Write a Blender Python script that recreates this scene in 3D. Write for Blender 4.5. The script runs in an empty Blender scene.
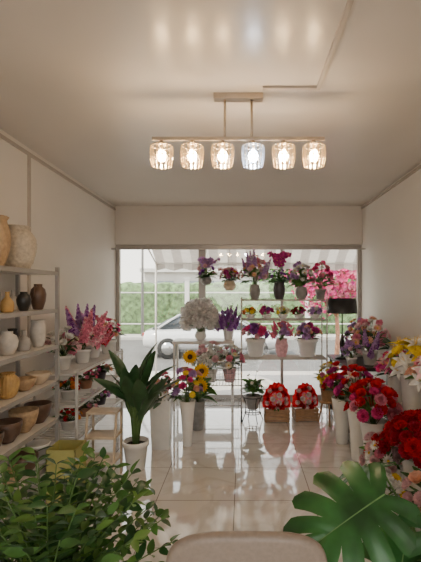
import bpy, math, random
import numpy as np
from mathutils import Vector, Matrix, noise
R = random.Random(7)
pi = math.pi
# ------------------------------------------------------------------ materials
_m = {}
def M(name, col, rough=.5, metal=0, trans=0, var=.15, scale=14, spec=.5, emit=None, es=0, coat=0, bump=0, alpha=None):
    if name in _m: return _m[name]
    m = bpy.data.materials.new(name); m.use_nodes = True
    nt = m.node_tree; N = nt.nodes; L = nt.links
    b = N['Principled BSDF']; out = N['Material Output']
    b.inputs['Roughness'].default_value = rough
    b.inputs['Metallic'].default_value = metal
    b.inputs['Specular IOR Level'].default_value = spec
    b.inputs['Coat Weight'].default_value = coat
    tc = N.new('ShaderNodeTexCoord'); nz = N.new('ShaderNodeTexNoise'); nz.inputs['Scale'].default_value = scale
    nz.inputs['Detail'].default_value = 3
    L.new(tc.outputs['Object'], nz.inputs['Vector'])
    rp = N.new('ShaderNodeValToRGB')
    c0 = [max(0, c*(1-var*1.6)) for c in col]; c1 = [min(1, c*(1+var)) for c in col]
    rp.color_ramp.elements[0].color = (*c0, 1); rp.color_ramp.elements[1].color = (*c1, 1)
    rp.color_ramp.elements[0].position = .3; rp.color_ramp.elements[1].position = .7
    L.new(nz.outputs['Fac'], rp.inputs['Fac']); L.new(rp.outputs['Color'], b.inputs['Base Color'])
    if bump:
        bp = N.new('ShaderNodeBump'); bp.inputs['Strength'].default_value = bump; bp.inputs['Distance'].default_value = .01
        L.new(nz.outputs['Fac'], bp.inputs['Height']); L.new(bp.outputs['Normal'], b.inputs['Normal'])
    if emit:
        b.inputs['Emission Color'].default_value = (*emit, 1); b.inputs['Emission Strength'].default_value = es
    if trans:
        t = N.new('ShaderNodeBsdfTranslucent'); L.new(rp.outputs['Color'], t.inputs['Color'])
        mx = N.new('ShaderNodeMixShader'); mx.inputs[0].default_value = trans
        L.new(b.outputs[0], mx.inputs[1]); L.new(t.outputs[0], mx.inputs[2]); L.new(mx.outputs[0], out.inputs['Surface'])
    _m[name] = m; return m
def see_through(name, gl, tint, rough=.02, emit=None, es=0):
    if name in _m: return _m[name]
    m = bpy.data.materials.new(name); m.use_nodes = True
    nt = m.node_tree; N = nt.nodes; L = nt.links; N.remove(N['Principled BSDF'])
    t = N.new('ShaderNodeBsdfTransparent'); t.inputs[0].default_value = (*tint, 1)
    g = N.new('ShaderNodeBsdfGlossy'); g.inputs['Roughness'].default_value = rough
    mx = N.new('ShaderNodeMixShader'); mx.inputs[0].default_value = gl
    L.new(t.outputs[0], mx.inputs[1]); L.new(g.outputs[0], mx.inputs[2]); o = mx.outputs[0]
    if emit:
        e = N.new('ShaderNodeEmission'); e.inputs[0].default_value = (*emit, 1); e.inputs[1].default_value = es
        a = N.new('ShaderNodeAddShader'); L.new(o, a.inputs[0]); L.new(e.outputs[0], a.inputs[1]); o = a.outputs[0]
    L.new(o, N['Material Output'].inputs['Surface']); _m[name] = m; return m

def petal(n, c): return M('petal_'+n, c, .6, trans=.35, var=.18, scale=25, spec=.2)
PINK = petal('pink', (.85,.30,.42)); LPINK = petal('light_pink', (.9,.58,.62)); MAG = petal('magenta', (.62,.06,.30))
RED = petal('red', (.66,.02,.03)); DRED = petal('deep_red', (.42,.01,.03)); WHITE = petal('white', (.88,.86,.82))
YEL = petal('yellow', (.95,.68,.05)); SUN = petal('sun', (.98,.55,.02)); PUR = petal('purple', (.32,.10,.42)); LIL = petal('lilac', (.55,.32,.62))
ORG = petal('orange', (.85,.30,.06)); CRM = petal('cream', (.88,.80,.6)); HOT = petal('hot_pink', (.85,.08,.30)); PEA = petal('peach', (.9,.5,.35))
GREY = petal('pampas', (.80,.76,.74))
BRN = M('seed_brown', (.08,.04,.02), .9); YC = M('pollen', (.8,.5,.05), .8)
GR = M('leaf_green', (.09,.22,.045), .45, trans=.3, var=.35, scale=9)
GRD = M('leaf_dark', (.035,.11,.03), .35, trans=.2, var=.3, scale=8)
GRL = M('leaf_light', (.16,.31,.06), .4, trans=.35, var=.35, scale=8)
GRB = M('leaf_blue', (.12,.22,.13), .5, trans=.25, var=.3, scale=8)
MON = M('monstera_green', (.04,.15,.035), .3, trans=.18, var=.35, scale=6)
BAN = M('strelitzia_green', (.045,.12,.045), .33, trans=.2, var=.3, scale=6)
STEM = M('stem', (.12,.22,.06), .6)
SOIL = M('soil', (.05,.035,.025), .95, bump=.5, scale=60)
WPOT = M('white_ceramic', (.82,.80,.76), .25, var=.03)
WMET = M('white_metal', (.62,.59,.55), .35, var=.03)
WPL = M('white_laminate', (.73,.70,.66), .4, var=.03)
BLK = M('black_metal', (.02,.02,.022), .45); BLKW = M('black_wood', (.03,.027,.026), .4)
CHR = M('chrome_wire', (.6,.6,.6), .25, metal=1, var=.05)
WOOD = M('warm_wood', (.42,.24,.12), .55, scale=20); BEIGE = M('pale_wood', (.62,.5,.36), .55, var=.1)
DPOT = M('dark_pot', (.06,.05,.06), .4); GPOT = M('grey_pot', (.3,.29,.28), .5); TERR = M('terracotta', (.42,.2,.12), .7)

# ------------------------------------------------------------------ mesh builder
class MB:
    def __init__(s): s.V=[]; s.F=[]; s.I=[]; s.S=[]; s.n=0; s.m=[]
    def mi(s, m):
        if m not in s.m: s.m.append(m)
        return s.m.index(m)
    def add(s, V, F, m, smooth=True):
        V = np.asarray(V, float).reshape(-1,3)
        if isinstance(F, np.ndarray): F2 = (F+s.n).tolist()
        else: F2 = [[i+s.n for i in f] for f in F]
        s.V.append(V); s.F += F2; s.n += len(V)
        if isinstance(m, list): s.I += [s.mi(x) for x in m]
        else: s.I += [s.mi(m)]*len(F2)
        s.S += [smooth]*len(F2); return s
    def put(s, T, loc, d=(0,0,1), sc=1, spin=None, mats={}):
        A = basis(d, R.uniform(0, 6.28) if spin is None else spin)
        if np.isscalar(sc): sc = (sc,sc,sc)
        A = A*np.array(sc)[None,:]
        for V,F,sl in T: s.add(V@A.T+np.array(loc)[None,:], F, mats.get(sl, sl) if isinstance(sl,str) else sl)
        return s
    def box(s, x0,x1,y0,y1,z0,z1, m):
        V=[(x,y,z) for z in (z0,z1) for y in (y0,y1) for x in (x0,x1)]
        return s.add(V, [(0,2,3,1),(4,5,7,6),(0,1,5,4),(2,6,7,3),(0,4,6,2),(1,3,7,5)], m, False)
    def lathe(s, prof, m, c=(0,0,0), seg=28, mod=None, smooth=True, T=None, caps=True):
        V=[]; k=len(prof)
        for (r,z) in prof:
            for j in range(seg):
                a=2*pi*j/seg; rr=r*(mod(a,z) if mod else 1)
                V.append((rr*math.cos(a), rr*math.sin(a), z))
        V=np.array(V)
        if T is not None: V=V@T.T
        V=V+np.array(c)
        F=[(i*seg+j, i*seg+(j+1)%seg, (i+1)*seg+(j+1)%seg, (i+1)*seg+j) for i in range(k-1) for j in range(seg)]
        if caps: F.append(tuple(range(seg))[::-1]); F.append(tuple((k-1)*seg+j for j in range(seg)))
        return s.add(V,F,m,smooth)
    def tube(s, pts, r, m, seg=6):
        P=[Vector(p) for p in pts]; n=len(P); V=[]
        up=None
        for i,p in enumerate(P):
            t=(P[min(i+1,n-1)]-P[max(i-1,0)]).normalized()
            if up is None:
                ref=Vector((0,0,1)) if abs(t.z)<.9 else Vector((1,0,0)); up=t.cross(ref).normalized()
            else:
                up=(up-t*up.dot(t)); up = up.normalized() if up.length>1e-6 else Vector((1,0,0))
            w=t.cross(up); rr=r[i] if isinstance(r,(list,tuple)) else r
            for j in range(seg):
                a=2*pi*j/seg; q=p+up*(rr*math.cos(a))+w*(rr*math.sin(a)); V.append(q[:])
        F=[(i*seg+j, i*seg+(j+1)%seg, (i+1)*seg+(j+1)%seg, (i+1)*seg+j) for i in range(n-1) for j in range(seg)]
        F.append(tuple(range(seg))[::-1]); F.append(tuple((n-1)*seg+j for j in range(seg)))
        return s.add(V,F,m)
    def obj(s, name, loc=(0,0,0), bevel=0, rotz=0, clamp=False):
        me=bpy.data.meshes.new(name); V=np.concatenate(s.V)
        if clamp:  # foliage rests against the room walls
            V[:,0]=np.clip(V[:,0],-1.86+.015-loc[0],1.73-.015-loc[0]); V[:,1]=np.minimum(V[:,1],6.1-.02-loc[1])
        me.from_pydata(V.tolist(), [], s.F)
        for m in s.m: me.materials.append(m)
        me.polygons.foreach_set('material_index', s.I); me.polygons.foreach_set('use_smooth', s.S); me.update()
        o=bpy.data.objects.new(name, me); bpy.context.scene.collection.objects.link(o)
        o.location=loc; o.rotation_euler=(0,0,rotz)
        if bevel:
            b=o.modifiers.new('bevel','BEVEL'); b.width=bevel; b.segments=2; b.limit_method='ANGLE'; b.angle_limit=.7
        return o
def basis(d, spin=0):
    z=np.array(d,float); z/=np.linalg.norm(z)
    a=np.array([0,0,1.]) if abs(z[2])<.95 else np.array([1.,0,0])
    x=np.cross(a,z); x/=np.linalg.norm(x); y=np.cross(z,x)
    c,s_=math.cos(spin),math.sin(spin)
    return np.stack([x*c+y*s_, -x*s_+y*c, z],1)
def gridF(nu,nv): return np.array([(i*(nv+1)+j,(i+1)*(nv+1)+j,(i+1)*(nv+1)+j+1,i*(nv+1)+j+1) for i in range(nu) for j in range(nv)])
def rotz(a): c,s=math.cos(a),math.sin(a); return np.array([[c,-s,0],[s,c,0],[0,0,1]])
def roty(a): c,s=math.cos(a),math.sin(a); return np.array([[c,0,s],[0,1,0],[-s,0,c]])
def blade(L,W,cup=.2,curl=.2,nu=4,nv=2,kind='round',ruf=0,off=0):
    V=[]
    for i in range(nu+1):
        u=i/nu
        if kind=='round': w=W*(.25+.75*math.sin(min(1,u*1.25)*pi/2))*(1-.45*max(0,(u-.75)*4)**2)
        elif kind=='point': w=W*(math.sin(pi*min(.985,u**.8)))**.75+.01*W
        else: w=W*(.15+.85*math.sin(pi*u**.7))
        for j in range(nv+1):
            v=j/nv*2-1
            z=curl*L*u*u + cup*w*v*v + (ruf*L*math.sin(v*5+u*9)*u if ruf else 0)
            V.append((off+L*u, w*v, z))
    return np.array(V), gridF(nu,nv)
def ring(n, el, ph=0, slot='p', **k):
    V,F=blade(**k); out=[]
    for i in range(n):
        A=rotz(ph+2*pi*i/n)@roty(-el); out.append((V@A.T,F,slot))
    return merge(out)
def merge(lst):
    d={}
    for V,F,sl in lst:
        d.setdefault(sl,[[],[],0]); e=d[sl]; e[0].append(V); e[1].append(F+e[2]); e[2]+=len(V)
    return [(np.concatenate(e[0]),np.concatenate(e[1]),sl) for sl,e in d.items()]
def ball(r,z,slot,seg=8,rings=4,fl=1):
    V=[];
    for i in range(rings+1):
        t=pi*(.02+.96*i/rings)
        for j in range(seg): a=2*pi*j/seg; V.append((r*math.sin(t)*math.cos(a), r*math.sin(t)*math.sin(a), z+fl*r*math.cos(t)))
    F=np.array([(i*seg+j,(i+1)*seg+j,(i+1)*seg+(j+1)%seg,i*seg+(j+1)%seg) for i in range(rings) for j in range(seg)])
    return [(np.array(V),F,slot)]
ROSE = merge(ring(5,.35,0,L=1,W=.55,cup=.5,curl=.25,nv=3)+ring(5,.75,.6,L=.85,W=.5,cup=.6,curl=.15,nv=3)+ring(4,1.1,.2,slot='q',L=.7,W=.42,cup=.8,curl=-.1,nv=3)+ring(3,1.35,.9,slot='q',L=.62,W=.3,cup=.9,curl=-.15))
CARN = merge(ring(9,.15,0,L=1,W=.36,cup=.1,curl=.2,nv=3,ruf=.12)+ring(8,.55,.3,L=.95,W=.34,cup=.1,curl=.1,nv=3,ruf=.14)+ring(7,.95,.1,slot='q',L=.85,W=.3,nv=3,ruf=.14)+ring(5,1.3,.5,slot='q',L=.75,W=.25,nv=3,ruf=.12))
DAISY = merge(ring(13,.15,0,L=1,W=.2,cup=.1,curl=-.05,kind='point')+ring(11,.35,.2,L=.8,W=.17,kind='point')+ball(.26,.08,'c',fl=.5))
SUNF = merge(ring(17,.1,0,L=1,W=.17,cup=.3,curl=.1,kind='point')+ring(17,.3,.18,L=.85,W=.15,cup=.3,kind='point')+ball(.42,.06,'c',seg=14,rings=6,fl=.4))
LILY = merge(ring(3,.7,0,L=1.15,W=.3,cup=.3,curl=-.35,kind='point',nu=5)+ring(3,.6,pi/3,slot='q',L=1.1,W=.24,cup=.3,curl=-.35,kind='point',nu=5)+ring(5,1.15,.2,slot='c',L=.8,W=.03,kind='point'))
ORCH = merge(ring(2,.1,0,L=1,W=.55,cup=.1,curl=-.1)+ring(3,.1,pi/2,slot='p',L=.9,W=.3,curl=-.1)+ring(1,.8,-pi/2,slot='q',L=.5,W=.25,cup=.5,curl=.3)+ball(.14,.1,'c',6,3))
BLOS = merge(ring(5,.4,0,L=1,W=.45,cup=.3,curl=.1,nu=2,nv=2))
def pompom(n):
    V,F=blade(1,.28,.4,.3,3,2,'round',off=.15); o=[]
    for i in range(n):
        z=1-1.5*(i+.5)/n; a=i*2.399; r=math.sqrt(max(0,1-z*z)); A=basis((r*math.cos(a),r*math.sin(a),z),i)
        P=A@roty(-pi/2); o.append((V@P.T*.85,F,'p' if i%3 else 'q'))
    return merge(o)
MUM = pompom(46)
def spikeT():
    o=[]
    for i in range(46):
        t=i/46; a=i*2.399
        for V,F,sl in BLOS:
            sc=.16*(1-t*.75); A=basis((math.cos(a),math.sin(a),.5),i)*sc
            o.append((V@A.T+np.array([.09*(1-t)*math.cos(a),.09*(1-t)*math.sin(a),t]),F,'p' if i%4 else 'q'))
    return merge(o)
SPIKE = spikeT()
LEAF = [(*blade(1,.2,.35,-.25,5,2,'point'),'g')]
LEAF2 = [(*blade(1,.3,.3,-.35,5,2,'point'),'g')]
# LEAF extends along +X; orient: x axis -> dir
def putleaf(mb, T, loc, d, L, mats, roll=None):
    x=np.array(d,float); x/=np.linalg.norm(x)
    a=np.array([0,0,1.]); 
    if abs(x[2])>.97: a=np.array([1.,0,0])
    y=np.cross(a,x); y/=np.linalg.norm(y); z=np.cross(x,y)
    rl=R.uniform(-.5,.5) if roll is None else roll
    c,s=math.cos(rl),math.sin(rl); y2=y*c+z*s; z2=-y*s+z*c
    A=np.stack([x,y2,z2],1)*L
    for V,F,sl in T: mb.add(V@A.T+np.array(loc)[None,:],F,mats.get(sl,sl))
# ------------------------------------------------------------------ vessels
def vessel(mb, kind, h, r, m, c=(0,0,0), soil=True):
    P={'bucket':[(.72,0),(.76,.03),(.97,.93),(1.03,.95),(1.03,1),(.95,1),(.9,.85)],
       'pot':[(.66,0),(.72,.04),(.93,.8),(1.02,.82),(1.04,1),(.94,1),(.9,.85)],
       'cone':[(.55,0),(.57,.02),(.66,.4),(.82,.75),(1,1),(.93,1),(.78,.8)],
       'round':[(.5,0),(.62,.05),(.95,.35),(1,.55),(.9,.8),(.75,.95),(.78,1),(.7,1),(.7,.88)],
       'bowl':[(.4,0),(.45,.04),(.8,.35),(.97,.75),(1,1),(.93,1),(.85,.6),(.5,.15)],
       'bottle':[(.75,0),(.9,.05),(1,.3),(.92,.5),(.5,.68),(.3,.76),(.28,.92),(.36,1),(.28,1),(.22,.9)],
       'jar':[(.5,0),(.6,.03),(.92,.35),(1,.6),(.85,.8),(.5,.9),(.52,1),(.45,1),(.4,.9)],
       'tall':[(.6,0),(.66,.03),(.9,.3),(1,.6),(.85,.85),(.8,.93),(.92,1),(.84,1),(.74,.92)]}[kind]
    mb.lathe([(a*r,b*h) for a,b in P], m, c)
    a,b=P[-1]
    if soil: mb.lathe([(a*r*.98,b*h-.004),(a*r*.97,b*h)], SOIL, c)
    return c[2]+h
def sq_planter(mb,h,w,m):
    k=w/2; t=.012; a=k*.82
    for z0,z1,q0,q1 in [(0,h,a,k)]:
        V=[(-q0,-q0,z0),(q0,-q0,z0),(q0,q0,z0),(-q0,q0,z0),(-q1,-q1,z1),(q1,-q1,z1),(q1,q1,z1),(-q1,q1,z1)]
        j=q1-t; V+=[(-j,-j,z1),(j,-j,z1),(j,j,z1),(-j,j,z1),(-j,-j,z1-.04),(j,-j,z1-.04),(j,j,z1-.04),(-j,j,z1-.04)]
        F=[(3,2,1,0)]+[(i,(i+1)%4,4+(i+1)%4,4+i) for i in range(4)]+[(4+i,4+(i+1)%4,8+(i+1)%4,8+i) for i in range(4)]+[(8+i,8+(i+1)%4,12+(i+1)%4,12+i) for i in range(4)]
        mb.add(V,F,m,False); mb.add(V[12:16],[(0,1,2,3)],SOIL,False)
def bouquet(mb, c, Rr, H, heads, leaves=(GR,14,.14), stem0=None, seed=0, T=LEAF, low=.0):
    """dome of flower heads over point c (vessel mouth)"""
    rr=random.Random(seed); c=np.array(c,float)
    lst=[h for h in heads for _ in range(h[2])]; rr.shuffle(lst); n=len(lst)
    for i,(Tp,col,_,s) in enumerate(lst):
        z=1-(1-low)*(i+.5)/n; a=i*2.399+rr.uniform(-.3,.3); q=math.sqrt(max(0,1-z*z)); k=rr.uniform(.82,1.05)
        d=np.array([q*math.cos(a),q*math.sin(a),z]); p=c+np.array([d[0]*Rr*k,d[1]*Rr*k,H*(.25+.75*z*k)])
        s2=s*rr.uniform(.8,1.15)
        if isinstance(col,tuple): mt={'p':col[0],'q':col[1],'c':YC}
        else: mt={'p':col,'q':col,'c':YC}
        if Tp is SUNF: mt['c']=BRN
        dd=d+np.array([rr.uniform(-.25,.25),rr.uniform(-.25,.25)-.15,.25])
        if Tp is SPIKE: mb.put(Tp,p-np.array([0,0,H*.3]),d*np.array([.6,.6,1])+np.array([0,0,.5]),s2,None,mt)
        else: mb.put(Tp,p,dd,s2,None,mt)
        mid=(c+p)/2+np.array([0,0,H*.1]); mb.tube([c-np.array([0,0,.03]),mid,p],.0025,STEM,4)
    gm,gn,gl=leaves
    for i in range(gn):
        a=rr.uniform(0,6.28); el=rr.uniform(-.1,1.1); d=(math.cos(a)*math.cos(el),math.sin(a)*math.cos(el),math.sin(el))
        p=c+np.array([d[0]*Rr*.45,d[1]*Rr*.45,H*rr.uniform(.05,.5)]); putleaf(mb,T,p,d,gl*rr.uniform(.7,1.3)+Rr*.25,{'g':gm})
def arr(name, loc, vs, Rr, H, heads, leaves=(GR,14,.14), T=LEAF, seed=None, low=0):
    mb=MB(); k,h,r,m=vs
    if k=='sq': sq_planter(mb,h,r*2,m)
    else: vessel(mb,k,h,r,m)
    bouquet(mb,(0,0,h*.93),Rr,H,heads,leaves,seed=seed if seed is not None else R.randint(0,9999),T=T,low=low)
    return mb.obj(name,loc,clamp=True)
def big(name,loc,vs,Rr,H,heads,leaves=(GR,14,.14),k=1.2,n=1.15,**kw):
    return arr(name,loc,vs,Rr*1.08,H*1.08,[(t,c,int(q*n+.5),s*k) for t,c,q,s in heads],leaves,**kw)
# ------------------------------------------------------------------ room shell
XL,XR,YB,YR,ZC=-1.86,1.73,6.1,-2.2,2.85
wallm=M('wall_paint',(.74,.70,.645),.5,var=.02,scale=1.2)
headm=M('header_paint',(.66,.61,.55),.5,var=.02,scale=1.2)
ceilm=M('glossy_ceiling',(.63,.58,.52),.3,var=.03,scale=1,coat=.1)
ceilm.node_tree.nodes['Principled BSDF'].inputs['Coat Roughness'].default_value=.12
def simple(name,x0,x1,y0,y1,z0,z1,m,bevel=0):
    cx,cy,cz=(x0+x1)/2,(y0+y1)/2,(z0+z1)/2
    return MB().box(x0-cx,x1-cx,y0-cy,y1-cy,z0-cz,z1-cz,m).obj(name,(cx,cy,cz),bevel)
# floor
fm=bpy.data.materials.new('marble_tile'); fm.use_nodes=True; N=fm.node_tree.nodes; L=fm.node_tree.links; b=N['Principled BSDF']
tc=N.new('ShaderNodeTexCoord'); br=N.new('ShaderNodeTexBrick'); br.offset=0; br.inputs['Scale'].default_value=1
br.inputs['Brick Width'].default_value=.6; br.inputs['Row Height'].default_value=.6; br.inputs['Mortar Size'].default_value=.004
br.inputs['Mortar'].default_value=(.32,.30,.28,1); L.new(tc.outputs['Object'],br.inputs['Vector'])
nz=N.new('ShaderNodeTexNoise'); nz.inputs['Scale'].default_value=1.6; nz.inputs['Detail'].default_value=7; nz.inputs['Distortion'].default_value=1.6
L.new(tc.outputs['Object'],nz.inputs['Vector']); rp=N.new('ShaderNodeValToRGB'); e=rp.color_ramp.elements
e[0].position=.44; e[0].color=(.78,.755,.73,1); e[1].position=.56; e[1].color=(.80,.775,.75,1)
x=rp.color_ramp.elements.new(.5); x.color=(.68,.65,.62,1)
L.new(nz.outputs['Fac'],rp.inputs['Fac']); L.new(rp.outputs['Color'],br.inputs['Color1']); L.new(rp.outputs['Color'],br.inputs['Color2'])
L.new(br.outputs['Color'],b.inputs['Base Color']); b.inputs['Roughness'].default_value=.07; b.inputs['Coat Weight'].default_value=.8; b.inputs['Coat Roughness'].default_value=.03; b.inputs['Specular IOR Level'].default_value=.8
simple('floor',XL-.15,XR+.15,YR,YB+.15,-.5,0,fm)
simple('ceiling',XL-.15,XR+.15,YR,YB+.15,ZC,ZC+.15,ceilm)
simple('wall_left',XL-.15,XL,YR,YB+.15,0,ZC,wallm)
simple('wall_right',XR,XR+.15,YR,YB+.15,0,ZC,wallm)
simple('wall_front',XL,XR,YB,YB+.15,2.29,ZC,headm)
mb=MB(); mb.box(XL,-1.5,YR,YR+.12,0,ZC,wallm); mb.box(1.4,XR,YR,YR+.12,0,ZC,wallm); mb.box(-1.5,1.4,YR,YR+.12,2.5,ZC,wallm); mb.obj('wall_rear_fill_opening')  # unseen rear wall; wide opening added to let sky light in as fill
# window frames
FR=M('aluminium_frame',(.36,.33,.30),.35,metal=.3,var=.03)
glass=see_through('window_glass',.07,(.97,.98,.96))
def window(name,x0,x1,splits=()):
    mb=MB(); z0,z1=0.0,2.285; t=.05
    mb.box(x0,x0+t,YB+.03,YB+.1,z0,z1,FR); mb.box(x1-t,x1,YB+.03,YB+.1,z0,z1,FR)
    mb.box(x0+t,x1-t,YB+.03,YB+.1,z1-.06,z1,FR); mb.box(x0+t,x1-t,YB+.03,YB+.1,z0,z0+.1,FR)
    for sx in splits: mb.box(sx-.02,sx+.02,YB+.035,YB+.095,z0+.1,z1-.06,FR)
    mb.box(x0+t,x1-t,YB+.06,YB+.066,z0+.1,z1-.06,glass)
    return mb.obj(name)
window('window_1',XL+.005,-.6); window('window_2',-.598,XR-.005,(.57,))
mb=MB(); mb.tube([(-.66,YB+.02,.9),(-.66,YB-.02,.92),(-.66,YB-.02,1.25),(-.66,YB+.02,1.27)],.012,CHR,8); mb.obj('door_handle',(0,.02,0))
# trims
TR=M('conduit_plastic',(.46,.41,.36),.5,var=.03)
mb=MB(); mb.box(.12,.47,2.545,2.57,ZC-.016,ZC,TR); mb.box(.447,.47,-1,2.545,ZC-.016,ZC,TR); mb.obj('ceiling_conduit')
mb=MB(); mb.box(XL,XL+.02,0,YB-.03,ZC-.07,ZC-.045,TR); mb.box(XL,XL+.018,3.62,3.65,1.2,ZC-.07,TR); mb.obj('trim_1')
mb=MB(); mb.box(XR-.02,XR,0,YB-.03,ZC-.05,ZC-.025,TR); mb.obj('trim_2')
mb=MB(); mb.box(XL,XL+.012,YR+.13,YB-.03,0,.08,WPL); mb.obj('baseboard_left')
mb=MB(); mb.box(XR-.012,XR,YR+.13,YB-.03,0,.08,WPL); mb.obj('baseboard_right')
# ------------------------------------------------------------------ chandelier
BR=M('brushed_nickel',(.50,.42,.33),.35,metal=.7,var=.05)
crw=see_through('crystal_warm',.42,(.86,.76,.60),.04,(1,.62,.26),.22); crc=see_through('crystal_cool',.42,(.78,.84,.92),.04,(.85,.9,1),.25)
bw=M('bulb_warm',(1,.8,.5),.5,emit=(1,.70,.38),es=125); bc=M('bulb_cool',(1,1,1),.5,emit=(.88,.93,1),es=100)
mb=MB(); zb=2.57; y0=2.66; cx=-.03
mb.box(-.155,.155,-.03,.03,ZC-.035,ZC,BR)
for xx in (-.085,.085): mb.tube([(xx,0,ZC-.035),(xx,0,zb)],.008,BR,8)
mb.box(-.545,.545,-.011,.011,zb-.01,zb+.01,BR)
for i in range(6):
    sx=-.485+i*.193; cool=(i==3); cr=crc if cool else crw
    mb.lathe([(.01,zb-.012),(.012,zb-.025),(.03,zb-.028),(.034,zb-.034),(.034,zb-.042)],BR,(sx,0,0),20)
    for (ra,rb,z) in ((.061,.066,zb-.045),(.061,.064,zb-.11),(.053,.057,zb-.172)):
        mb.lathe([(ra,z),(rb,z),(rb,z-.004),(ra,z-.004),(ra,z)],BR,(sx,0,0),24,caps=False)
    for a in (0,2.09,4.19): mb.tube([(sx,0,zb-.038),(sx+.063*math.cos(a),.063*math.sin(a),zb-.047)],.002,BR,4)
    for j in range(14):
        a=2*pi*j/14; P=[]
        for (rad,z) in ((.066,zb-.048),(.069,zb-.09),(.065,zb-.13),(.056,zb-.177)):
            for (dr,dt) in ((-.003,-.0065),(.003,-.0065),(.007,0),(.003,.0065),(-.003,.0065)):
                P.append((sx+(rad+dr)*math.cos(a)-dt*math.sin(a),(rad+dr)*math.sin(a)+dt*math.cos(a),z))
        F=[(q*5+k,q*5+(k+1)%5,(q+1)*5+(k+1)%5,(q+1)*5+k) for q in range(3) for k in range(5)]+[(4,3,2,1,0),(15,16,17,18,19)]
        mb.add(P,F,cr,False)
    mb.tube([(sx,0,zb-.04),(sx,0,zb-.07)],.012,BR,8)
    mb.lathe([(.008,zb-.07),(.024,zb-.085),(.032,zb-.108),(.024,zb-.135),(.004,zb-.146)],bc if cool else bw,(sx,0,0),12)
mb.obj('crystal_chandelier',(cx,y0,0))
# ------------------------------------------------------------------ pottery shelf (left wall)
def vproto(name,loc,kind,h,r,m,mod=None,handle=False):
    mb=MB()
    if mod:
        P={'jar':[(.5,0),(.6,.03),(.8,.15),(.92,.32),(.99,.48),(1,.6),(.93,.74),(.75,.85),(.6,.9),(.6,.95),(.7,1),(.6,1),(.5,.9)],'tall':[(.6,0),(.66,.03),(.78,.15),(.9,.3),(.98,.45),(1,.6),(.95,.72),(.85,.85),(.8,.93),(.92,1),(.84,1),(.74,.92)]}[kind]
        Q=[]
        for i in range(len(P)-1):
            for t in (0,.33,.66): Q.append(((P[i][0]*(1-t)+P[i+1][0]*t)*r,(P[i][1]*(1-t)+P[i+1][1]*t)*h))
        mb.lathe(Q,m,seg=96,mod=mod)
    else: vessel(mb,kind,h,r,m,soil=False)
    if handle: mb.tube([(0,-r*.3,h*.92),(0,-r*.9,h*.9),(0,-r*1.15,h*.7),(0,-r*.9,h*.5)],.008,m,6)
    return mb.obj(name,loc)
SH=[1.76,1.46,1.17,.88,.58,.27]
SM=M('shelf_grey_metal',(.36,.34,.32),.4,metal=.2,var=.03)
mb=MB(); ya,yb_,xa,xb=2.0,3.42,-1.84,-1.5
for z in SH: mb.box(xa,xb,ya,yb_,z-.02,z,WPL); mb.box(xb,xb+.006,ya,yb_,z-.026,z+.004,SM)
for px in (xa,xb-.02):
    for py in (ya,yb_-.025): mb.box(px,px+.026,py,py+.026,0,1.8,SM)
mb.obj('pottery_shelf')
IV=M('ivory_ceramic',(.56,.49,.39),.5,bump=.4,scale=50); TAN=M('tan_ceramic',(.45,.31,.18),.55,bump=.3,scale=40); OC=M('ochre_ceramic',(.55,.34,.12),.45)
DB=M('dark_brown_ceramic',(.13,.075,.05),.35); BC=M('black_ceramic',(.03,.03,.03),.3); WC=M('white_stoneware',(.60,.56,.51),.5); GC=M('grey_stoneware',(.4,.38,.36),.6)
vproto('carved_vase',(-1.62,3.02,1.762),'jar',.31,.125,IV,mod=lambda a,z:1+.03*math.sin(14*a)*math.sin(z*110))
vproto('ribbed_vase',(-1.64,2.72,1.762),'tall',.33,.12,TAN,mod=lambda a,z:1+.03*math.cos(20*a))
Rr=random.Random(3)
rib=lambda a,z:1+.035*math.cos(18*a)
rows={1.46:[('clay_jug','jar',.2,.06,DB),('black_vase','jar',.14,.05,BC),('bottle_vase','bottle',.14,.045,OC),('bottle_vase','bottle',.15,.045,DB),('bottle_vase','bottle',.14,.045,OC)],
1.17:[('white_tall_vase','tall',.21,.06,WC),('stoneware_vase','bottle',.15,.05,GC),('stoneware_vase','jar',.16,.07,WC),('stoneware_vase','bottle',.2,.06,GC),('stoneware_vase','jar',.2,.065,WC)],
.88:[('tan_bowl','bowl',.09,.09,BEIGE),('tan_bowl','bowl',.09,.085,TAN),('ochre_pot','jar',.17,.075,OC),('ochre_pot','tall',.19,.07,OC),('ochre_pot','jar',.17,.07,OC)],
.58:[('brown_bowl','bowl',.15,.10,DB),('brown_bowl','bowl',.16,.10,TAN),('brown_bowl','bowl',.14,.095,DB),('brown_bowl','bowl',.13,.09,DB)],
.27:[('white_planter_pot','pot',.15,.085,WPOT),('brown_bowl','bowl',.14,.10,DB),('tan_bowl','bowl',.12,.1,TAN),('white_planter_pot','pot',.16,.09,WPOT)]}
for z,l in rows.items():
    n=len(l)
    for i,(nm,k,h,r,m) in enumerate(l):
        y=3.28-i*.215
        vproto(nm,(-1.60,y,z+.002),k,h,r,m,handle=(nm=='clay_jug'),mod=rib if nm=='ochre_pot' else None)
    if z in (1.46,1.17):
        for i in range(5): vproto('small_vase',(-1.755,3.2-i*.23,z+.002),Rr.choice(['bottle','jar','tall']),Rr.uniform(.12,.18),.04,Rr.choice([OC,WC,DB,GC,BC]))
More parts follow.
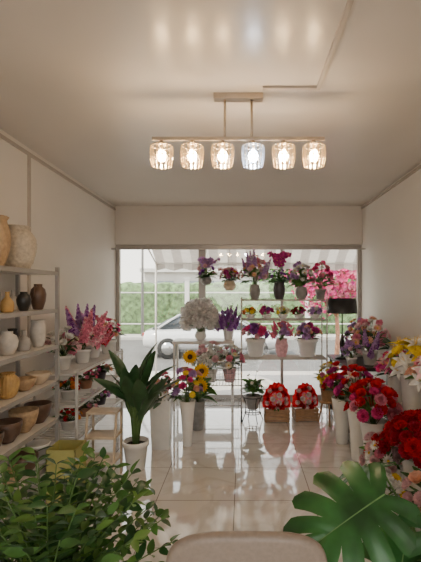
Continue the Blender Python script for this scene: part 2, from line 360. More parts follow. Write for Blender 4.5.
# ------------------------------------------------------------------ left plant rack
mb=MB(); ya,yb_,xa,xb=3.6,4.98,-1.8,-1.42
for z in (.9,.62,.34):
    mb.box(xa,xb,ya,ya+.015,z-.015,z,WMET); mb.box(xa,xb,yb_-.015,yb_,z-.015,z,WMET)
    mb.box(xa,xa+.015,ya,yb_,z-.015,z,WMET); mb.box(xb-.015,xb,ya,yb_,z-.02,z,WMET)
    for i in range(24): yy=ya+.03+i*(yb_-ya-.06)/23; mb.box(xa,xb,yy-.004,yy+.004,z-.01,z-.002,WMET)
for px in (xa,xb-.02):
    for py in (ya,yb_-.02): mb.box(px,px+.02,py,py+.02,0,.93,WMET)
mb.obj('wire_plant_rack')
arr('mixed_flower_pot',(-1.62,3.78,.902),('pot',.13,.075,WPOT),.14,.24,[(ROSE,WHITE,8,.045),(MUM,LPINK,5,.04),(DAISY,CRM,5,.04)],(GRD,18,.09))
arr('pink_spike_flower_pot',(-1.58,4.14,.902),('pot',.14,.08,WPOT),.13,.38,[(SPIKE,(PINK,LPINK),9,.26),(SPIKE,(LIL,PUR),4,.24),(MUM,LIL,5,.035)],(GR,14,.09))
arr('mixed_flower_pot',(-1.60,4.48,.902),('pot',.14,.085,WPOT),.13,.34,[(SPIKE,(PINK,RED),6,.2),(ROSE,PINK,8,.04),(MUM,PEA,4,.035)],(GRD,18,.10))
arr('mixed_flower_pot',(-1.54,4.80,.902),('pot',.15,.09,WPOT),.15,.26,[(ROSE,HOT,8,.037),(DAISY,PEA,7,.035),(ROSE,LPINK,6,.035)],(GRD,22,.11))
for i,(z,c1,c2) in enumerate([(.62,ORG,RED),(.62,PINK,HOT),(.62,PEA,MAG),(.34,RED,ORG),(.34,WHITE,PINK),(.34,LIL,MAG)]):
    arr('small_flower_pot',(-1.6,3.85+(i%3)*.43,z+.002),('pot',.09,.07,[WPOT,TERR,DPOT][i%3]),.12,.09,[(ROSE,c1,8,.028),(DAISY,c2,7,.026)],(GRD,18,.07))
# wooden step stand and box
mb=MB()
for i,z in enumerate((.18,.38,.58)):
    mb.box(-.13,.13,-.12+i*.035,.12,z-.018,z,BEIGE)
for sx in (-.13,.115):
    mb.box(sx,sx+.015,.10,.12,0,.58,BEIGE); mb.tube([(sx+.008,-.14,0),(sx+.008,-.03,.57)],.011,BEIGE,6)
mb.obj('wooden_step_stand',(-1.2,3.6,0),.002)
YB1=M('yellow_green_card',(.42,.4,.13),.7,var=.05)
mb=MB(); w=.11
for a in ((-w,w,-w,-w+.006),(-w,w,w-.006,w),(-w,-w+.006,-w,w),(w-.006,w,-w,w)): mb.box(*a,0,.42,YB1)
mb.box(-w,w,-w,w,0,.006,YB1); mb.box(-w*.9,w*.9,-w*.9,w*.9,.2,.3,BEIGE); mb.obj('gift_box',(-1.36,3.24,0))
# ------------------------------------------------------------------ strelitzia
mb=MB(); vessel(mb,'pot',.26,.115,WPOT)
rr=random.Random(11)
for i in range(19):
    a=i*2.4; hgt=rr.uniform(.25,.74); sp=rr.uniform(.03,.11); top=np.array([math.cos(a)*sp,math.sin(a)*sp,.24+hgt*.78])
    mb.tube([(math.cos(a)*.02,math.sin(a)*.02,.22),(math.cos(a)*sp*.45,math.sin(a)*sp*.45,.24+hgt*.4),tuple(top)],[.009,.007,.005],STEM,6)
    Lf=rr.uniform(.30,.43); d=(math.cos(a)*.34,math.sin(a)*.34,rr.uniform(.75,1.05)) if i%4 else (math.cos(a)*.6,math.sin(a)*.6,.65)
    T=[(*blade(1,.18,.35,-.22,9,4,'point'),'g')]
    putleaf(mb,T,top-np.array([0,0,.04]),d,Lf,{'g':BAN},roll=rr.uniform(-.9,.9))
mb.obj('potted_strelitzia',(-.97,3.80,0))
# square planters with flowers
arr('white_planter_with_flowers',(-.84,4.34,0),('sq',.5,.105,WPOT),.13,.3,[(ROSE,PINK,8,.045),(DAISY,LPINK,8,.045),(MUM,HOT,4,.04),(LILY,WHITE,4,.05)],(GRB,22,.10))
arr('tall_white_vase_with_flowers',(-.58,4.38,0),('cone',.47,.085,WPOT),.14,.38,[(ROSE,HOT,6,.045),(MUM,LIL,7,.042),(DAISY,YEL,7,.042),(ROSE,PEA,6,.045)],(GR,16,.09))
mb=MB(); vessel(mb,'bucket',.34,.09,GPOT); bouquet(mb,(0,0,.31),.11,.42,[(DAISY,YEL,4,.04)],(GR,26,.13),seed=5,T=LEAF2)
for (dx,dy,z,s) in ((-.07,-.12,.86,.09),(.06,-.13,.70,.095),(.05,-.13,.53,.09),(-.09,-.1,.64,.07)):
    mb.put(SUNF,(dx,dy,z),(dx,-1,.25),s,None,{'p':SUN,'c':BRN}); mb.tube([(0,0,.3),(dx*.4,dy*.3,z-.1),(dx,dy+.01,z)],.005,STEM,5)
mb.obj('sunflower_bucket',(-.53,4.90,0))
# ------------------------------------------------------------------ console table + cart
mb=MB(); mb.box(-.95,-.12,5.62,5.97,.90,.94,WPL); mb.box(-.93,-.14,5.66,5.95,.40,.42,WPL)
for px in (-.94,-.16):
    for py in (5.64,5.92): mb.box(px,px+.03,py,py+.03,0,.9,WPL)
mb.obj('white_console_table',(0,0,0),.003)
arr('white_pampas_bouquet',(-.58,5.74,.942),('round',.12,.08,WPOT),.24,.40,[(MUM,(GREY,WHITE),36,.095)],(GRB,8,.1))
arr('lavender_vase',(-.20,5.78,.942),('pot',.16,.08,WPOT),.14,.26,[(SPIKE,(PUR,LIL),18,.17),(MUM,PUR,8,.03)],(GRB,12,.07))
mb=MB(); w,d=.27,.17
for z in (.74,.45,.2):
    mb.tube([(-w,-d,z),(w,-d,z),(w,d,z),(-w,d,z),(-w,-d,z)],.006,CHR,6)
for i in range(15):
    xx=-w+i*2*w/14
    for yy in (-d,d): mb.tube([(xx,yy,.45),(xx,yy,.74)],.0022,CHR,4)
    mb.tube([(xx,-d,.45),(xx,d,.45)],.0022,CHR,4); mb.tube([(xx,-d,.2),(xx,d,.2)],.0022,CHR,4)
for i in range(9):
    yy=-d+i*2*d/8
    for xx in (-w,w): mb.tube([(xx,yy,.45),(xx,yy,.74)],.0022,CHR,4)
for z in (.52,.6,.67): mb.tube([(-w,-d,z),(w,-d,z),(w,d,z),(-w,d,z),(-w,-d,z)],.0025,CHR,4)
for xx in (-w,w):
    for yy in (-d,d):
        mb.tube([(xx,yy,.06),(xx,yy,.76)],.008,CHR,6)
        mb.lathe([(.02,-.012),(.03,-.01),(.03,.01),(.02,.012)],BLK,(xx,yy,.031),12,T=np.array([[0,0,1],[1,0,0],[0,1,0.]]))
mb.tube([(-w,-d,.76),(-w-.05,-d,.82),(-w-.05,d,.82),(-w,d,.76)],.007,CHR,6)
bouquet(mb,(-.13,-.02,.62),.18,.32,[(ROSE,WHITE,13,.055),(ROSE,LPINK,9,.052),(MUM,WHITE,5,.048)],(GR,18,.09),seed=4)
bouquet(mb,(.12,-.02,.62),.17,.30,[(ROSE,PINK,6,.05),(ROSE,WHITE,11,.052),(DAISY,CRM,7,.05)],(GRB,18,.09),seed=5)
for q in range(2):
    mb.tube([(-.12+.24*q,0,.46),(-.12+.24*q,0,.62)],[.06,.09],[WPOT,LPINK][q],14)
mb.obj('wire_flower_cart',(-.29,5.34,0))
# iron plant stand
mb=MB()
for a in (0.4,1.97,3.54,5.1):
    c,s=math.cos(a),math.sin(a); mb.tube([(c*.14,s*.14,0),(c*.1,s*.1,.1),(c*.09,s*.09,.22),(c*.12,s*.12,.3)],.006,BLK,6)
for z,q in ((.1,.1),(.3,.12)):
    mb.tube([(q*math.cos(t*pi/8),q*math.sin(t*pi/8),z) for t in range(17)],.005,BLK,5)
mb.box(-.1,.1,-.006,.006,.095,.105,BLK); mb.box(-.006,.006,-.1,.1,.095,.105,BLK)
vessel(mb,'pot',.17,.09,GPOT,(0,0,.15)); bouquet(mb,(0,0,.31),.11,.34,[(DAISY,WHITE,4,.03)],(GR,40,.085),seed=8,T=LEAF2)
mb.obj('iron_plant_stand',(.12,5.22,0))
# ------------------------------------------------------------------ red gift baskets
def gift(name,loc,s=1,rz=0):
    mb=MB(); w,d,h=.155*s,.11,.15
    for i in range(3):
        z=.03+i*.045
        mb.box(-w,w,-d,-d+.008,z,z+.034,WOOD); mb.box(-w,w,d-.008,d,z,z+.034,WOOD); mb.box(-w,-w+.008,-d,d,z,z+.034,WOOD); mb.box(w-.008,w,-d,d,z,z+.034,WOOD)
    mb.box(-w,w,-d,d,.01,.022,WOOD)
    for xx in (-w+.01,w-.03):
        for yy in (-d+.009,d-.029): mb.box(xx,xx+.02,yy,yy+.02,0,.165,WOOD)
    # red paper fan wrap
    V=[];n=20
    for i in range(n+1):
        a=-.15+(pi+.3)*i/n; q=.22*s*(1+.06*(i%2)); V+=[(.02*math.cos(a),.03,.14),(q*math.cos(a)*.78,-.01+.02*(i%2),.2+q*max(-.2,math.sin(a))*1.2)]
    mb.add(V,[(2*i,2*i+1,2*i+3,2*i+2) for i in range(n)],RED,False)
    for i in range(16):
        a=2*pi*i/16; q=.108*s*R.uniform(.85,1.15); mb.put(ROSE,(q*math.cos(a),-.04+.03*math.sin(a),.275+q*1.05*math.sin(a)),(math.cos(a)*.5,-1,.3+.4*math.sin(a)),.036,None,{'p':RED if i%3 else LPINK,'q':DRED if i%3 else WHITE})
    for i in range(7):
        a=2*pi*i/6; q=.055*s*(i<6); mb.put(ROSE if i%2 else DAISY,(q*math.cos(a),-.06,.275+q*math.sin(a)),(0,-1,.3),.038,None,{'p':WHITE if i%2 else PINK,'q':LPINK,'c':YC})
    bouquet(mb,(0,0,.12),.10*s,.12,[(ROSE,RED,6,.03)],(GR,12,.06),seed=int(loc[0]*100))
    mb.obj(name,loc,rotz=rz)
gift('red_rose_gift_basket',(.42,5.25,0),1.0); gift('red_rose_gift_basket',(.78,5.28,0),.95,.12)
# ------------------------------------------------------------------ tiered display rack
mb=MB(); X0,X1,Y0,Y1=-.02,1.1,5.5,5.86
for z in (.73,1.24,1.5):
    mb.tube([(X0,Y0,z-.01),(X1,Y0,z-.01),(X1,Y1,z-.01),(X0,Y1,z-.01),(X0,Y0,z-.01)],.008,WMET,6)
    for i in range(13): yy=Y0+i*(Y1-Y0)/12; mb.tube([(X0,yy,z-.005),(X1,yy,z-.005)],.003,WMET,4)
for px in (X0,X1):
    for py in (Y0,Y1): mb.tube([(px,py,0),(px,py,1.52)],.01,WMET,8)
mb.obj('metal_display_rack')
arr('hydrangea_pot',(.17,5.68,.732),('pot',.24,.135,WPOT),.15,.2,[(MUM,PUR,5,.055),(MUM,HOT,5,.055),(ROSE,LPINK,6,.045)],(GRD,18,.08))
arr('pink_rose_vase',(.52,5.66,.732),('tall',.24,.09,LPINK),.12,.24,[(SPIKE,(PINK,HOT),8,.14),(ROSE,PINK,10,.045),(MUM,LIL,5,.045)],(GR,14,.07))
arr('hydrangea_pot',(.87,5.68,.732),('pot',.24,.14,WPOT),.16,.2,[(MUM,MAG,5,.055),(MUM,LIL,6,.055),(ROSE,PEA,7,.045)],(GRD,18,.08))
for i,(c1,c2,t) in enumerate([(YEL,ORG,DAISY),(MAG,PUR,MUM),(CRM,YEL,ROSE),(DRED,MAG,ROSE),(LIL,WHITE,MUM)]):
    arr('small_flower_pot',(.1+i*.22,5.68,1.242),('bowl',.06,.07,WPOT),.09,.09,[(t,c1,9,.034),(MUM,c2,4,.028)],(GRD,14,.05))
def orchid(name,loc,vs,n,H,col,hang=None,gl=(GRD,8,.16),extra=None,seed=1):
    rr=random.Random(seed); mb=MB(); k,h,r,m=vs; vessel(mb,k,h,r,m)
    for s in range(n):
        a=rr.uniform(0,6.28); sp=rr.uniform(.05,.16)
        pts=[np.array([math.cos(a)*sp*t*t*1.2,math.sin(a)*sp*t*t*.7,h*.9+H*(t-.28*t**3)]) for t in [i/8 for i in range(9)]]
        mb.tube([tuple(p) for p in pts],.003,STEM,4)
        for i in range(4,9):
            for q in (0,1):
                b=rr.uniform(0,6.28); mb.put(ORCH,pts[i]+np.array([math.cos(b),math.sin(b)*1,rr.uniform(-.5,.5)])*.02,(math.cos(b)*.7,math.sin(b)*.7-.5,.1),rr.uniform(.032,.045),rr.uniform(-.4,.4),{'p':col,'q':MAG,'c':YEL})
    gm,gn,gll=gl
    for i in range(gn): a=i*6.28/gn+rr.uniform(-.3,.3); putleaf(mb,LEAF2,(0,0,h*.9),(math.cos(a),math.sin(a),rr.uniform(.2,.9)),gll,{'g':gm})
    if extra: bouquet(mb,(0,0,h*.9),.12,.2,extra,(GR,16,.09),seed=seed)
    if hang:
        for a in (0,2.09,4.19): mb.tube([(math.cos(a)*r,math.sin(a)*r,h*.97),(0,0,hang)],.0018,CHR,4)
    mb.obj(name,loc,clamp=True)
simple('hanging_rail',XL,XR,5.93,5.95,2.2,2.22,FR)
orchid('hanging_orchid_planter',(-.52,5.94,1.70),('round',.11,.08,GPOT),7,.36,LIL,hang=.5,extra=[(ROSE,PUR,6,.035),(MUM,LPINK,4,.035)],seed=3)
orchid('hanging_flower_planter',(-.19,5.94,1.62),('round',.14,.09,BEIGE),3,.22,LPINK,hang=.58,extra=[(MUM,MAG,6,.04),(ROSE,LPINK,7,.04),(DAISY,ORG,5,.035)],seed=5)
arr('tall_flower_vase',(.16,5.68,1.502),('tall',.2,.075,GPOT),.17,.40,[(SPIKE,(LIL,WHITE),6,.24),(ROSE,LPINK,12,.05),(MUM,PINK,7,.05),(DAISY,PEA,8,.045)],(GR,22,.11))
orchid('potted_orchid',(.49,5.68,1.502),('tall',.24,.085,DPOT),9,.54,MAG,extra=[(ROSE,PUR,6,.035)],seed=8,gl=(GRD,12,.15))
arr('white_flower_pot',(.79,5.68,1.502),('round',.17,.085,GPOT),.15,.34,[(DAISY,WHITE,13,.045),(ROSE,WHITE,8,.045),(MUM,LIL,5,.04)],(GR,32,.11),T=LEAF2)
arr('mixed_flower_pot',(1.05,5.70,1.502),('pot',.14,.075,GPOT),.15,.36,[(ROSE,PINK,9,.045),(DAISY,WHITE,6,.042),(MUM,HOT,8,.04)],(GR,24,.10))
# ------------------------------------------------------------------ desk + lamp + corner
mb=MB(); mb.box(1.17,1.69,4.75,5.8,.70,.74,BLKW)
for px in (1.19,1.64):
    for py in (4.77,5.74): mb.box(px,px+.035,py,py+.035,0,.70,BLKW)
mb.box(1.2,1.67,4.78,5.77,.30,.325,BLKW); mb.obj('black_side_table',(0,0,0),.003)
mb=MB(); mb.lathe([(.09,0),(.09,.015),(.02,.03),(.012,.05),(.03,.12),(.035,.2),(.015,.3),(.008,.32),(.008,.6)],BLK,seg=20)
mb.lathe([(.19,.585),(.178,.775),(.175,.775),(.187,.585)],BLK,seg=32,caps=False)
for a in (0,2.1,4.2): mb.tube([(0,0,.7),(math.cos(a)*.178,math.sin(a)*.178,.7)],.003,BLK,4)
mb.lathe([(.005,.6),(.03,.65),(.02,.7)],WPOT,seg=12); mb.obj('table_lamp',(1.28,5.42,.742))
big('mixed_flower_bouquet',(1.50,4.96,.742),('pot',.16,.09,WPOT),.19,.36,[(ROSE,LPINK,9,.045),(MUM,PINK,6,.045),(ROSE,WHITE,7,.042),(DAISY,PEA,6,.04),(SPIKE,(LIL,PUR),4,.18)],(GRB,24,.12))
arr('mixed_flower_bouquet',(1.54,5.60,.742),('pot',.16,.09,WPOT),.15,.36,[(ROSE,PEA,9,.045),(MUM,LIL,6,.045),(DAISY,ORG,8,.045)],(GR,24,.11))
arr('small_flower_pot',(1.26,4.88,.742),('pot',.1,.065,WPOT),.10,.18,[(MUM,LIL,7,.035),(ROSE,LPINK,8,.035)],(GR,18,.07))
mb=MB(); vessel(mb,'pot',.2,.1,WOOD,(0,0,.28))
for a in (0.5,2.6,4.7): mb.tube([(math.cos(a)*.12,math.sin(a)*.12,0),(math.cos(a)*.06,math.sin(a)*.06,.3)],.012,WOOD,6)
mb.lathe([(.1,.26),(.1,.28)],WOOD,seg=16)
bouquet(mb,(0,0,.46),.12,.28,[(DAISY,YEL,11,.042),(ROSE,CRM,6,.04),(MUM,PINK,4,.035)],(GR,26,.09),seed=77); mb.obj('flower_stand_with_yellow_daisies',(1.03,5.1,0))
# ------------------------------------------------------------------ right-hand flower buckets
mb=MB(); mb.box(1.36,1.69,2.5,4.3,.50,.54,WPL)
for px in (1.37,1.64):
    for py in (2.52,4.25): mb.box(px,px+.035,py,py+.035,0,.50,WPL)
mb.obj('white_display_bench',(0,0,0),.003)
B=lambda h,r:('bucket',h,r,WPOT)
big('lily_bucket',(1.49,3.66,.542),B(.34,.12),.20,.28,[(LILY,(YEL,YEL),13,.08),(LILY,(WHITE,WHITE),10,.075),(ROSE,YEL,6,.05)],(GR,18,.10))
big('pink_lily_bucket',(1.50,3.20,.542),B(.32,.12),.19,.26,[(LILY,(LPINK,WHITE),10,.075),(ROSE,PINK,6,.05),(LILY,(WHITE,WHITE),4,.07),(ROSE,PEA,5,.05)],(GR,18,.10))
big('pink_rose_bucket',(1.50,4.10,.542),B(.26,.1),.16,.2,[(ROSE,HOT,10,.045),(LILY,(MAG,PINK),6,.06),(ROSE,LPINK,8,.04)],(GRD,18,.09))
big('mixed_flower_bucket',(1.52,2.74,.542),B(.3,.11),.18,.24,[(ROSE,WHITE,9,.05),(MUM,LPINK,8,.05)],(GR,18,.10))
C=lambda h,r:('cone',h,r,WPOT)
big('red_rose_vase',(1.05,4.46,0),C(.48,.11),.165,.34,[(ROSE,RED,12,.042),(ROSE,MAG,8,.04),(CARN,HOT,7,.04)],(GRD,22,.09),low=.05)
big('magenta_flower_vase',(1.10,4.02,0),C(.52,.11),.17,.36,[(ROSE,MAG,8,.045),(ROSE,RED,9,.045),(LILY,(LPINK,WHITE),5,.055),(CARN,DRED,6,.045)],(GRD,22,.09),low=.05)
big('red_rose_vase',(1.12,3.60,0),C(.50,.12),.18,.34,[(ROSE,RED,16,.048),(CARN,PINK,7,.045),(CARN,HOT,7,.045)],(GR,20,.08),low=.05)
big('pink_carnation_bucket',(1.10,3.20,0),B(.30,.11),.16,.22,[(CARN,LPINK,13,.042),(CARN,RED,4,.042),(DAISY,WHITE,9,.04),(CARN,PINK,8,.04)],(GR,20,.08),low=-.1)
big('red_carnation_vase',(1.20,2.86,0),C(.48,.12),.20,.30,[(CARN,DRED,22,.048),(CARN,RED,18,.048)],(GRD,20,.08),low=-.1)
big('white_chrysanthemum_pot',(.94,2.84,0),('pot',.20,.09,WPOT),.13,.18,[(MUM,WHITE,15,.032),(DAISY,YEL,10,.032)],(GR,18,.07),low=-.1)
big('kraft_wrapped_bouquet',(1.12,2.42,0),('cone',.36,.12,TAN),.17,.2,[(ROSE,PEA,9,.042),(CARN,LPINK,9,.042)],(GRD,20,.10))
# ------------------------------------------------------------------ foreground: leafy plant
LF=[(*blade(1,.24,.3,-.18,5,2,'point'),'g')]
mb=MB(); vessel(mb,'pot',.42,.19,GPOT); rr=random.Random(21); NS=80
for i in range(NS):
    a=i*2.399; sp=.06+.36*math.sqrt((i+.5)/NS); hgt=.655-.30*(sp/.42)**1.7+rr.uniform(-.07,.03)
    n=15; pts=[]
    for t in range(n+1):
        u=t/n; pts.append(np.array([math.cos(a)*sp*u**1.5,math.sin(a)*sp*u**1.5,.40+hgt*(u*1.15-.15*u*u)]))
    mb.tube([tuple(p) for p in pts],[.004-.002*t/n for t in range(n+1)],STEM,5)
    for t in range(3,n+1):
        for sg in (-1,1):
            tan=pts[t]-pts[t-1]; tan/=np.linalg.norm(tan); side=np.cross(tan,np.array([math.cos(a),math.sin(a),.3])); side/=np.linalg.norm(side)
            d=side*sg*rr.uniform(.6,1.1)+tan*.6+np.array([rr.uniform(-.3,.3),rr.uniform(-.3,.3),rr.uniform(-.4,.25)])
            putleaf(mb,LF,pts[t],d,rr.uniform(.042,.07),{'g':rr.choice([GR,GRL,GRD,GR,GRD])},roll=rr.uniform(-.8,.8))
mb.obj('potted_leafy_plant',(-.66,1.42,0))
# ------------------------------------------------------------------ monstera
def monstera(nl=6):
    def P(t,u,sg):
        a=2.5-2.15*t; Lh=.62*(math.sin(pi*(.18+.74*t)))**.6*(1 if t>.12 else .88+t)
        c=(a-.35*u*(t)) 
        x=t*.92+Lh*u*math.cos(c); y=sg*Lh*u*math.sin(c)
        z=-.22*u*u*(.6+.4*math.sin(t*3)) -.16*t*t + .03*math.sin(t*nl*2*pi)*u +.05*u
        return (x,y,z)
    out=[]
    for sg in (-1,1):
        for i in range(nl):
            t0,t1=i/nl,(i+1)/nl; V=[]; nu,nv=9,5
            for k in range(nu+1):
                u=k/nu; g=0 if u<.42 else .21*((u-.42)/.58)**.6*(t1-t0)
                g+= (.22*(t1-t0)*max(0,(u-.85)/.15)**2)
                for j in range(nv+1):
                    v=j/nv; V.append(P(t0+g+(t1-t0-2*g)*v, u, sg))
            out.append((np.array(V),gridF(nu,nv),'g'))
    V=np.array([(x,s*.008*(1-x*.6),.006-.16*min(1,x/.92)**2) for x in np.linspace(0,.95,12) for s in (-1,1)]); F=gridF(11,1); out.append((V,F,'v'))
    return merge(out)
MT=monstera(); VEIN=M('monstera_vein',(.16,.3,.1),.5,trans=.1)
mb=MB(); vessel(mb,'pot',.36,.18,DPOT)
ox,oy=.80,1.82
def mleaf(base,tip,nrm,s):
    b=np.array(base)-np.array([ox,oy,0]); t=np.array(tip)-np.array([ox,oy,0]); x=t-b; x/=np.linalg.norm(x); n=np.array(nrm,float); n-=x*n.dot(x); n/=np.linalg.norm(n); y=np.cross(n,x)
    A=np.stack([x,y,n],1)*s
    for V,F,sl in MT: mb.add(V@A.T+b,F,{'g':MON,'v':VEIN}[sl])
    mb.tube([(0,0,.34),(b[0]*.35,b[1]*.2,.34+(b[2]-.34)*.55),(b[0]*.9,b[1]*.8,b[2]-.03 if b[2]>.5 else b[2]),tuple(b)],[.009,.007,.005,.004],STEM,6)
mleaf((.56,1.66,.80),(.24,1.52,.69),(-.05,-.68,.75),.36)
mleaf((.74,1.62,.72),(.86,1.42,.56),(.1,-.6,.8),.31)
mleaf((.64,1.95,.78),(.48,2.15,.70),(0,-.3,1),.24)
mleaf((.62,1.62,.60),(.50,1.42,.42),(-.2,-.5,.8),.30)
mb.obj('potted_monstera',(ox,oy,0))
# ------------------------------------------------------------------ chair
LE=M('brown_beige_leather',(.29,.225,.175),.4,var=.06,bump=.1,scale=80); LG=M('chair_leg_metal',(.3,.27,.24),.3,metal=.8)
def cushion(mb,w,h,t,n,m,fn,ex=5):
    rings=[(.0,-.5),(.9,-.5),(.97,-.38),(1,-.12),(1,.12),(.97,.38),(.9,.5),(.0,.5)]; V=[];seg=48
    for s,z in rings:
        for j in range(seg):
            a=2*pi*j/seg; c,si=math.cos(a),math.sin(a)
            x=w/2*s*math.copysign(abs(c)**(2/ex),c); y=h/2*s*math.copysign(abs(si)**(2/ex),si)
            V.append(fn(x,y,z*t))
    F=[(i*seg+j,i*seg+(j+1)%seg,(i+1)*seg+(j+1)%seg,(i+1)*seg+j) for i in range(len(rings)-1) for j in range(seg)]
    mb.add(V,F,m)
mb=MB()
cushion(mb,.46,.40,.045,0,LE,lambda x,y,z:(x*(1-.1*(y<0)*abs(y)/.2),z+ .25*x*x*1.0+.0-.12*(y/.4),.748+y-.3*x*x),4.5)
cushion(mb,.46,.44,.06,0,LE,lambda x,y,z:(x,.26+y,.45+z),5)
for sx in (-1,1):
    mb.tube([(sx*.19,.0,.56),(sx*.19,.05,.44),(sx*.20,.10,.42)],.012,LG,8)
    mb.tube([(sx*.17,.08,.42),(sx*.22,.02,0)],[.013,.01],LG,8); mb.tube([(sx*.17,.42,.42),(sx*.22,.47,0)],[.013,.01],LG,8)
    mb.tube([(sx*.17,.08,.42),(sx*.17,.42,.42)],.012,LG,8)
mb.tube([(-.17,.08,.42),(.17,.08,.42)],.012,LG,8); mb.tube([(-.17,.42,.42),(.17,.42,.42)],.012,LG,8)
mb.obj('dining_chair',(.01,1.20,0))
# ------------------------------------------------------------------ exterior
ASP=M('asphalt',(.13,.125,.12),.9,var=.1,scale=3); PAV=M('pavement',(.5,.47,.43),.8,var=.08,scale=2)
simple('street_ground',-60,60,-30,60,-.72,-.5,ASP)
simple('sidewalk',-20,20,YB+.15,8.6,-.5,-.02,PAV); simple('far_sidewalk',-30,30,18.4,19.8,-.5,-.38,PAV)
HG=M('hedge_foliage',(.15,.24,.10),.8,var=.45,scale=5,bump=.8)
mb=MB(); nx=160; V=[]
prof=[(20.05,-.5),(20.0,0),(20.0,.5),(20.0,1.0),(20.0,1.5),(20.05,1.95),(20.4,2.05),(20.9,2.0),(21,1.0),(21,-.5)]
for i in range(nx+1):
    x=-20+40*i/nx
    for (y,z) in prof:
        q=noise.noise(Vector((x*2.3,y*2,z*2.3)))*.14; V.append((x,y+q,z+(q if z>0 else 0)))
mb.add(V,gridF(nx,len(prof)-1),HG,True); mb.obj('hedge',(0,0,0))
mb=MB()
for i in range(8):
    x=-19.4+i*5.6; mb.box(x-.1,x+.1,19.45,19.65,-.38,2.2,WPL); mb.box(x-.14,x+.14,19.42,19.68,2.2,2.28,WPL)
mb.box(-20,20,19.5,19.53,1.55,1.6,WPL); mb.box(-20,20,19.5,19.53,.1,.15,WPL); mb.obj('white_fence')
BW=M('building_wall',(.66,.62,.57),.8,var=.05,scale=.5); BG=M('building_glass',(.3,.33,.35),.2)
mb=MB(); mb.box(-8,14,34,42,-.5,3.2,BW); mb.box(-8.3,14.3,33.7,42.3,3.2,3.5,WPL)
for i in range(9): mb.box(-7+i*2.2,-5.6+i*2.2,33.95,34.02,1.2,2.5,BG)
mb.obj('distant_building')
def tree(name,loc,h,r,m,seed,blos=None,trunk=.12,n=5):
    rr=random.Random(seed); mb=MB(); mb.tube([(0,0,0),(.05,.0,h*.4),(0,.05,h*.75)],[trunk,trunk*.7,trunk*.4],TERR,8)
    cs=[(rr.uniform(-.6,.6)*r,rr.uniform(-.5,.5)*r,h*.8+rr.uniform(-.3,.35)*r,rr.uniform(.4,.62)*r) for _ in range(n)]
    for c in cs:
        mb.tube([(0,0,h*.55),((c[0])*.5,c[1]*.5,h*.65),c[:3]],[trunk*.5,trunk*.3,.01],TERR,6)
        k=int(300 if blos is None else 240)
        for i in range(k):
            z=1-2*(i+.5)/k; a=i*2.399; q=math.sqrt(1-z*z); d=np.array([q*math.cos(a),q*math.sin(a),z]); p=np.array(c[:3])+d*c[3]*rr.uniform(.6,1.1)
            if blos is None or i%5==0: putleaf(mb,LEAF2,p,d+np.array([rr.uniform(-.8,.8),rr.uniform(-.8,.8),rr.uniform(-.8,.4)]),c[3]*(.42 if blos is None else .2),{'g':m})
            else: mb.put(BLOS,p,d,.055,None,{'p':rr.choice(blos)})
    mb.obj(name,loc)
for i,(x,y,h,r) in enumerate([(-16,26,5,2.6),(3,27,4.2,2.2),(8,25,4.8,2.6),(14,27,5,2.8)]): tree('street_tree',(x,y,-.5),h,r,GR,i)
tree('bougainvillea_tree',(2.05,9.3,-.5),2.9,1.0,GR,4,[HOT,HOT,PINK,MAG],.07,9)
# awning
AW=M('awning_cloth',(.66,.61,.55),.7,trans=.35,var=.05); AW2=M('awning_stripe',(.46,.41,.37),.7,trans=.3,var=.05)
mb=MB(); n=26; V=[];m=[]
ax0,ax1=-1.55,2.6
for i in range(n+1):
    x=ax0+(ax1-ax0)*i/n; V+=[(x,6.27,2.75),(x,6.9,2.46),(x,7.5,2.12),(x,7.5,2.02 if i%2 else 1.98)]
F=gridF(n,3); mb.add(V,F,[AW if (k//3)%2 else AW2 for k in range(len(F))],False)
for x in (ax0,(ax0+ax1)/2,ax1): mb.tube([(x,6.27,2.5),(x,7.48,2.11)],.015,WMET,6)
for x in (ax0,ax1): mb.tube([(x,7.48,2.11),(x,7.48,-.02)],.018,WMET,8)
mb.tube([(ax0,7.49,2.11),(ax1,7.49,2.11)],.015,WMET,6)
mb.box(ax0,ax1,6.251,6.28,2.4,2.78,WMET); mb.obj('striped_awning')
# street light pole
mb=MB(); mb.tube([(0,0,0),(0,0,4.6),(.3,-.2,5),(1.2,-.6,5.1)],[.07,.05,.04,.03],GPOT,8); mb.lathe([(.05,-.02),(.16,0),(.1,.06)],GPOT,(1.3,-.65,5.08),12); mb.obj('street_lamp',(-4.5,18.8,-.38))
# car
CP=M('car_paint',(.70,.70,.70),.2,metal=.1,var=.02,coat=.8); CG=M('car_glass',(.05,.06,.07),.08); TY=M('tyre',(.025,.025,.025),.85); RL=M('tail_lamp',(.5,.03,.02),.3)
def loft(mb,st,mfun,seg=20,ex=3.2):
    V=[]
    for (x,w,z0,z1) in st:
        for j in range(seg):
            a=2*pi*j/seg; c,s=math.cos(a),math.sin(a)
            V.append((x,w*math.copysign(abs(c)**(2/ex),c),(z0+z1)/2+(z1-z0)/2*math.copysign(abs(s)**(2/ex),s)))
    F=[(i*seg+j,(i+1)*seg+j,(i+1)*seg+(j+1)%seg,i*seg+(j+1)%seg) for i in range(len(st)-1) for j in range(seg)]
    F+= [tuple(range(seg)),tuple((len(st)-1)*seg+j for j in range(seg))[::-1]]
    V=np.array(V); mb.add(V,F,[mfun(V[list(f)].mean(0)) for f in F])
mb=MB()
loft(mb,[(-2.25,.62,.38,.7),(-2.18,.78,.28,.88),(-1.7,.87,.2,.96),(-.8,.9,.19,.97),(.2,.9,.19,.96),(1.2,.88,.2,.9),(1.8,.84,.22,.82),(2.15,.74,.28,.7),(2.25,.6,.36,.6)],lambda c:CP)
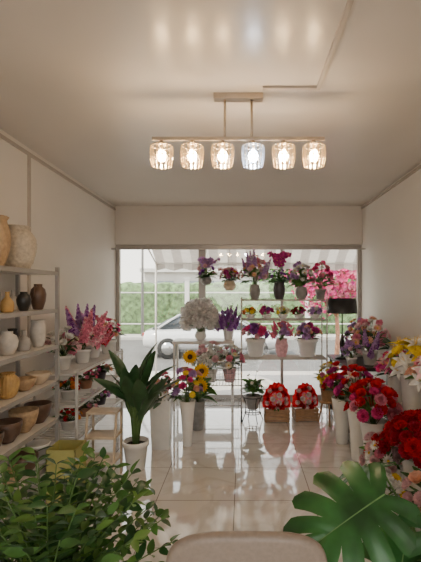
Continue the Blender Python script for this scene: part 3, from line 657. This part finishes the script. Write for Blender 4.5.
loft(mb,[(-1.95,.6,.88,.95),(-1.5,.66,.85,1.22),(-1.0,.69,.85,1.42),(-.3,.7,.85,1.47),(.35,.69,.85,1.42),(.9,.66,.85,1.15),(1.35,.62,.84,.92)],lambda c:CP if c[2]>1.36 else CG)
for sy in (-1,1):
    for xs,xe in ((-1.05,-1.75),(-.25,-.25),(.42,1.25)): mb.tube([(xs,sy*.64,1.39),(xe,sy*.7,.95)],.035,CP,6)
    for wx in (-1.4,1.4):
        mb.lathe([(.2,-.1),(.31,-.1),(.33,-.06),(.33,.06),(.31,.1),(.2,.1)],TY,(wx,sy*.82,.33),24,T=np.array([[1,0,0],[0,0,1],[0,1,0.]]))
        mb.lathe([(.03,-.02),(.2,-.01),(.21,.02),(.03,.03)],CHR,(wx,sy*.915,.33),10,T=np.array([[1,0,0],[0,0,1],[0,1,0.]]))
    mb.box(-2.24,-2.12,sy*.55-.12,sy*.55+.12,.68,.8,RL)
mb.obj('parked_car',(-.95,14.0,-.5))
# ------------------------------------------------------------------ light + world
s=bpy.data.lights.new('sun','SUN'); s.energy=6.5; s.angle=.02; s.color=(1,.90,.76); so=bpy.data.objects.new('sun',s); bpy.context.scene.collection.objects.link(so)
so.rotation_euler=Vector((.62,.25,-.75)).to_track_quat('-Z','Y').to_euler()
w=bpy.data.worlds.new('World'); bpy.context.scene.world=w; w.use_nodes=True; N=w.node_tree.nodes; L=w.node_tree.links
bg=N['Background']; tc=N.new('ShaderNodeTexCoord'); sp=N.new('ShaderNodeSeparateXYZ'); rp=N.new('ShaderNodeValToRGB')
L.new(tc.outputs['Generated'],sp.inputs[0]); L.new(sp.outputs['Z'],rp.inputs['Fac'])
e=rp.color_ramp.elements; e[0].position=0; e[0].color=(1,.94,.86,1); e[1].position=.6; e[1].color=(.80,.84,.90,1)
L.new(rp.outputs['Color'],bg.inputs['Color']); bg.inputs['Strength'].default_value=2.9
# ------------------------------------------------------------------ camera
c=bpy.data.cameras.new('camera'); co=bpy.data.objects.new('camera',c); bpy.context.scene.collection.objects.link(co)
co.location=(0,0,1.6); co.rotation_euler=(pi/2,0,0); c.sensor_fit='VERTICAL'; c.sensor_height=36; c.sensor_width=27; c.lens=36*420/562
c.shift_x=-32.5/562; c.shift_y=11/562; c.clip_start=.05; c.clip_end=200
bpy.context.scene.camera=co
vs=bpy.context.scene.view_settings; vs.view_transform='AgX'; vs.exposure=.6
